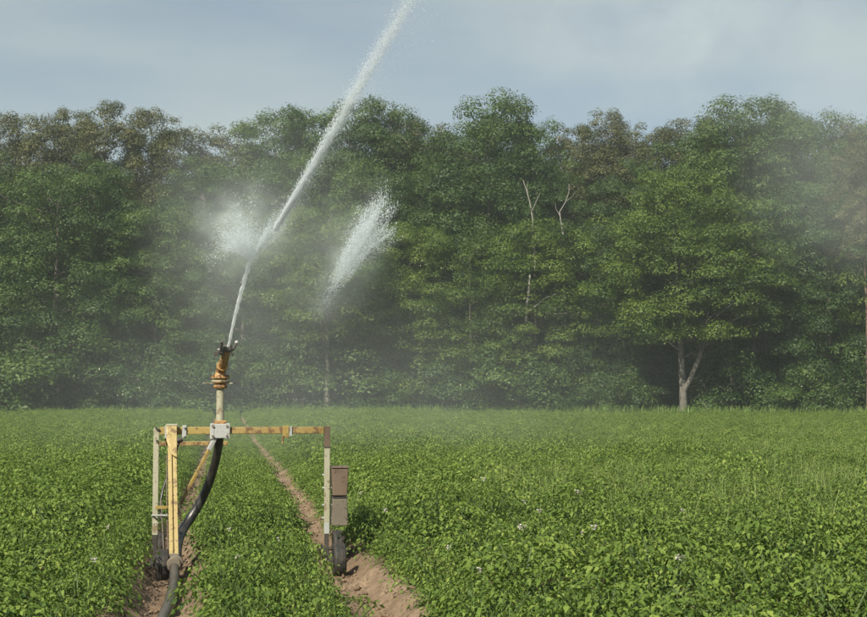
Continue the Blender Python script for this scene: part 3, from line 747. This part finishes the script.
xwr = lc(339.3, 560, -.55).x; xwl = lc(163, 560, -.48).x
zax = float(height(*xy(U0, .2 + xwr))) + RW
for xw, xl in ((xwr, XR), (xwl, XL)):
    MB().box((xl, -.02, zax + .0), (.018, .62, .026)).build('wheel_beam', M['black_steel'], cart, bevel=.004)
    for y_ in (-.55, .52):
        if y_ > 0: xw = lc(338.4 if xl == XR else 158.5, 548, y_).x
        wheel(xw, y_)
        MB().tube([(xl - .045, y_, zax - .006), (xw + .03*(1 if xw > xl else 1), y_, zax - .006)], .016, 10).build('axle', M['black_steel'], cart, True)
for px, py in ((323, 554), (326.5, 559)):
    MB().lathe([(0, -.02), (.012, -.02), (.012, 0), (0, 0)], lc(px, py, -.03), (0, 1, 0), 6).build('bolt', M['galvanised'], cart)
# curved hose up to the riser
hz0 = lc(176.5, 560, -.45)
hp = [hz0, lc(177, 548, -.1), lc(181, 533, .2), lc(190, 519, .34), lc(202, 499, .36), lc(211, 477, .28), lc(216.6, 456, .14), lc(219.3, 440, .03), Vector((xc, 0, zp - .02))]
def smooth_path(P, n_=6):
    out_ = []
    for i in range(len(P) - 1):
        p0, p1, p2, p3 = P[max(i-1, 0)], P[i], P[i+1], P[min(i+2, len(P)-1)]
        for t in range(n_):
            t /= n_
            out_.append(.5*((2*p1) + (p2 - p0)*t + (2*p0 - 5*p1 + 4*p2 - p3)*t*t + (3*p1 - p0 - 3*p2 + p3)*t**3))
    return out_ + [P[-1]]
hpp = smooth_path(hp)
MB().tube(hpp, [.052 - .010*i/len(hpp) for i in range(len(hpp))], 16).build('riser_hose', M['rubber'], cart, True)
# hose coupling at the foot of the arm
cpl = lc(174.3, 563, -.60); cpl.z = max(cpl.z, .12)
gz = lambda p: float(height(*((Matrix.Translation(cart.location) @ Matrix.Rotation(ALPHA, 4, 'Z')) @ p).to_2d()))
cdir = Vector((.03, 1, .06)).normalized()
MB().lathe([(0, -.11), (.062, -.11), (.07, -.10), (.07, -.07), (.064, -.06), (.064, -.03), (.082, -.025), (.086, 0), (.082, .03), (.066, .04), (.066, .07), (.074, .08), (.07, .12), (0, .12)], cpl, cdir, 24).build('hose_coupling', M['dull_steel'], cart, True)
MB().box(cpl + Vector((-.03, .02, .075)), (.075, .05, .016)).build('coupling_bracket', M['dull_steel'], cart, bevel=.005)

# supply hose lying in the track
cw = (Matrix.Translation(cart.location) @ Matrix.Rotation(ALPHA, 4, 'Z')) @ cpl
hs = [cw]
for px, py, Yd in ((174.3, 575, 12.1), (172.5, 590, 11.5), (169.5, 606, 10.9), (167, 617, 10.5)):
    p = at(px, py, Yd); p.z = float(height(p.x, p.y)) + .043; hs.append(p)
for Yd, dx in ((9.5, -.01), (8, .05), (5.5, .02), (2, -.03)):
    x = -2.155 + (10.5 - Yd)*.16 + dx; hs.append(Vector((x, Yd, float(height(x, Yd)) + .043)))
tag(MB().tube(smooth_path(hs), .047, 18).build('supply_hose', M['dusty_hose'], None, True), 'thick dusty black hose lying in the wheel track before the sprinkler', 'hose')

# ------------------------------------------------------------------ water
rng = np.random.default_rng(77)
jet = empty('water_jet', nzl_w); tag(jet, 'white water jet shooting up out of the rain gun', 'water jet')
O = Vector(nzl_w); nO = np.array(O)
J = [nzl_w, at(236, 312, 12.55), at(243.5, 284, 12.25), at(251, 258, 12.0)]
JP = smooth_path(J, 16)
jt = MB(); nn = len(JP); ph = rng.uniform(0, 6, 4)
jt.tube([p - O + Vector((.004*math.sin(i*.9 + ph[0]), .0, .004*math.sin(i*1.3 + ph[1])))*(i/nn) for i, p in enumerate(JP)],
        [.0125 + .009*(i/nn) + .0022*math.sin(i*1.1 + ph[2]) + .0016*math.sin(i*2.3 + ph[3]) - (.016*max(0, (i/nn - .9)/.1)) for i in range(nn)], 10)
jt.build('stream', M['stream'], jet, True)

tet = np.array([[1, 1, 1], [1, -1, -1], [-1, 1, -1], [-1, -1, 1]], float)*.8
tet_f = np.array([[0, 1, 2], [0, 3, 1], [0, 2, 3], [1, 3, 2]])
def droplets(name, P, size, stretch, dirv, parent):
    """tiny drops, slightly drawn out along dirv"""
    n_ = len(P); b = np.broadcast_to(tet, (n_, 4, 3))*size[:, None, None]*rng.uniform(.7, 1.3, (n_, 4, 1))*rng.choice([-1, 1], (n_, 1, 1))
    d = dirv[:, None, :]; b = b + d*(np.sum(b*d, -1, keepdims=True))*(stretch[:, None, None] - 1)
    f = tet_f[None] + (np.arange(n_)*4)[:, None, None]
    return tag(link(name, fast_mesh(name, (b + P[:, None]).reshape(-1, 3), f.reshape(-1, 3), True), M['water'], parent), kind='stuff')

def along(path, t):
    A = np.array([tuple(p) for p in path]); L_ = len(A) - 1
    k = np.minimum((t*L_).astype(int), L_ - 1); f = (t*L_ - k)[:, None]
    d = A[k+1] - A[k]; d /= np.linalg.norm(d, axis=1, keepdims=True)
    return A[k]*(1 - f) + A[k+1]*f, d
def strands(path, n_str, per, width_fn, t0, t1, jitter, rng):
    """drops gathered on many loose strands that run along the path"""
    T, OFF, J_ = [], [], []
    for q in range(n_str):
        a, b = sorted((rng.uniform(*t0), rng.uniform(*t1))); n_ = int(per*rng.uniform(.4, 1.6)*(b - a)) + 3
        t = rng.uniform(a, b, n_); o = rng.normal(size=3); o2 = rng.normal(size=3)*.22
        T.append(t); OFF.append((o[None] + o2[None]*np.sin(t*9 + q)[:, None])*width_fn(t)[:, None]); J_.append(rng.normal(size=(n_, 3))*jitter*(.3 + t)[:, None])
    t = np.concatenate(T); P, D = along(path, t)
    return P + np.concatenate(OFF) + np.concatenate(J_), D, t
def size_of(n_, mean, floor=.0006): return rng.gamma(2, mean/2, n_) + floor

t = rng.uniform(.1, 1, 900); P, D = along(JP, t)
droplets('droplet', P + rng.normal(size=P.shape)*(.006 + .02*t)[:, None] - nO, size_of(900, .0008), rng.uniform(1, 3, 900), D, jet)
# the broken upper length
J2 = smooth_path([at(276, 228, 11.65), at(285, 213, 11.5), at(300, 188, 11.25), at(321, 152, 10.88), at(344, 112, 10.45), at(376, 57, 9.9), at(410, 0, 9.3), at(466, -90, 8.45), at(545, -205, 7.5)], 8)
P, D, t = strands(J2, 330, 120, lambda t: .010 + .034*t, (0, .85), (.15, 1), .010, rng)
droplets('broken_stream', P - nO, size_of(len(P), .0011)*(1.1 - .6*t), rng.uniform(1.5, 4, len(P)), D, jet)
t = rng.random(34000)**1.5; P, D = along(J2, t); P = P + rng.normal(size=P.shape)*(.008 + .030*t)[:, None]
droplets('broken_stream', P - nO, size_of(len(P), .0010)*(1.1 - .6*t), rng.uniform(1.5, 3.5, len(P)), D, jet)
t = rng.random(14000); P, D = along(J2, t); P = P + rng.normal(size=P.shape)*(.02 + .085*t)[:, None]; P[:, 2] -= np.abs(rng.normal(size=len(P)))*(.03 + .16*t)
droplets('droplet', P - nO, size_of(len(P), .0004), rng.uniform(1, 2, len(P)), D, jet)
# wisps where the jet is torn apart
for pts, ns, per, wd in ((((252, 258), (243, 246), (233, 232), (226, 205)), 46, 90, .075), (((252, 258), (238, 248), (224, 238), (214, 232)), 26, 70, .06),
                         (((252, 258), (250, 240), (243, 222), (246, 196)), 30, 70, .08), (((252, 258), (262, 242), (272, 228), (286, 210)), 30, 90, .035), (((250, 255), (228, 250), (212, 262), (204, 280)), 16, 50, .09)):
    W_ = smooth_path([at(px, py, 11.95 - .06*i) for i, (px, py) in enumerate(pts)], 6)
    P, D, t = strands(W_, ns, per*2.2, lambda t: .012 + wd*t, (0, .35), (.45, 1), .022, rng)
    droplets('droplet', P - nO, size_of(len(P), .0008), rng.uniform(1, 3, len(P)), D, jet)

# loose sheet of water thrown off to the right
sp0 = empty('water_splash', at(355, 245, 12)); tag(sp0, 'loose tapering splash of white water torn off beside the jet', 'splash')
sO = np.array(sp0.location)
SPL = smooth_path([at(316, 316, 12.2), at(333, 288, 12.15), at(351, 258, 12.1), at(368, 228, 12.05), at(386, 196, 12.0)], 8)
P, D, t = strands(SPL, 130, 460, lambda t: .012 + .085*t*(1 - .35*t), (.05, .75), (.6, 1), .016, rng)
keep = rng.random(len(P)) < np.clip(t*1.35 - .1, 0.03, 1)
droplets('droplet', (P - sO)[keep], size_of(keep.sum(), .0008), rng.uniform(1.5, 4, keep.sum()), D[keep], sp0)
SP2 = smooth_path([at(345, 272, 12.15), at(368, 252, 12.1), at(388, 236, 12.05), at(395, 227, 12.0)], 6)
P, D, t = strands(SP2, 30, 150, lambda t: .03 + .02*t, (.0, .5), (.5, 1), .016, rng)
droplets('droplet', P - sO, size_of(len(P), .0008), rng.uniform(1.5, 4, len(P)), D, sp0)
n_ = 9000; t = rng.random(n_); A = np.array(at(318, 312, 12.2)); Bp = np.array(at(380, 208, 12.0)); Cp = np.array(at(335, 225, 12.1))
P = A + (Bp - A)*t[:, None] + (Cp - A)*(rng.random(n_)*.5*t)[:, None] + rng.normal(0, .06, (n_, 3))
droplets('droplet', P - sO, size_of(n_, .0004), np.ones(n_), np.tile([0., 0, 1], (n_, 1)), sp0)

# ------------------------------------------------------------------ drifting spray and hazy air
import bmesh
def mist_mat(name, dens, nscale, lo, hi, aniso=.0):
    m, n, out = mat(name)
    tcn = n.nodes.new('ShaderNodeTexCoord'); ln = n.nodes.new('ShaderNodeVectorMath'); ln.operation = 'LENGTH'; n.links.new(tcn.outputs['Object'], ln.inputs[0])
    fall = ramp(n, ((0, (1, 1, 1)), (.5, (.42, .42, .42)), (1, (0, 0, 0))), ln.outputs['Value'])
    k = noise(n, nscale, 4, .6, 'World', .6)
    d = math_(n, 'MULTIPLY', math_(n, 'MULTIPLY', fall, ramp(n, ((lo, (0, 0, 0)), (hi, (1, 1, 1))), k)), dens)
    pv = n.nodes.new('ShaderNodeVolumePrincipled'); pv.inputs['Color'].default_value = (.90, .97, 1.0, 1); pv.inputs['Anisotropy'].default_value = aniso
    n.links.new(d, pv.inputs['Density']); n.links.new(pv.outputs[0], out.inputs['Volume'])
    return m
ico = bmesh.new(); bmesh.ops.create_icosphere(ico, subdivisions=3, radius=1.0)
def mist(px, py, Yd, half, dens, nscale, lo, hi, label, rot=(0, 0, 0)):
    me = bpy.data.meshes.new('spray_mist'); ico.to_mesh(me)
    o = link('spray_mist', me, mist_mat('spray_mist', dens, nscale, lo, hi)); o.location = at(px, py, Yd); o.scale = half; o.rotation_euler = rot
    return tag(o, label, 'mist', kind='stuff')
mist(243, 228, 11.9, (.52, .55, .52), 1.7, 3.6, .38, .66, 'white burst of fine spray where the jet breaks up')
mist(268, 235, 12.2, (1.35, 1.2, 1.35), .42, 1.1, .30, .70, 'thin veil of spray drifting round the broken jet')
mist(345, 262, 12.15, (.42, .4, .72), 1.1, 3.0, .36, .68, 'fine mist hanging round the loose splash', (0, R(28), 0))
mist(320, 400, 34, (10.5, 14, 3.8), .0165, .22, .25, .75, 'drifting spray hanging low over the crop behind the sprinkler')
mist(862, 150, 22, (2.4, 4, 2.8), .15, .5, .3, .75, 'pale spray drifting down before the wood')
mist(690, 15, 20, (4.0, 4, 1.9), .22, .8, .40, .72, 'faint spray drifting across the sky')

hz = MB().box((0, 0, 0), (1, 1, 1))
m, n, out = mat('hazy_air'); pv = n.nodes.new('ShaderNodeVolumePrincipled'); pv.inputs['Color'].default_value = (.80, .93, .95, 1); pv.inputs['Density'].default_value = .00047
n.links.new(pv.outputs[0], out.inputs['Volume'])
ho = hz.build('haze', m); ho.scale = (900, 900, 15.25); ho.location = (0, 200, 13.75); tag(ho, 'thin humid haze filling the air over field and wood', 'haze', kind='stuff')
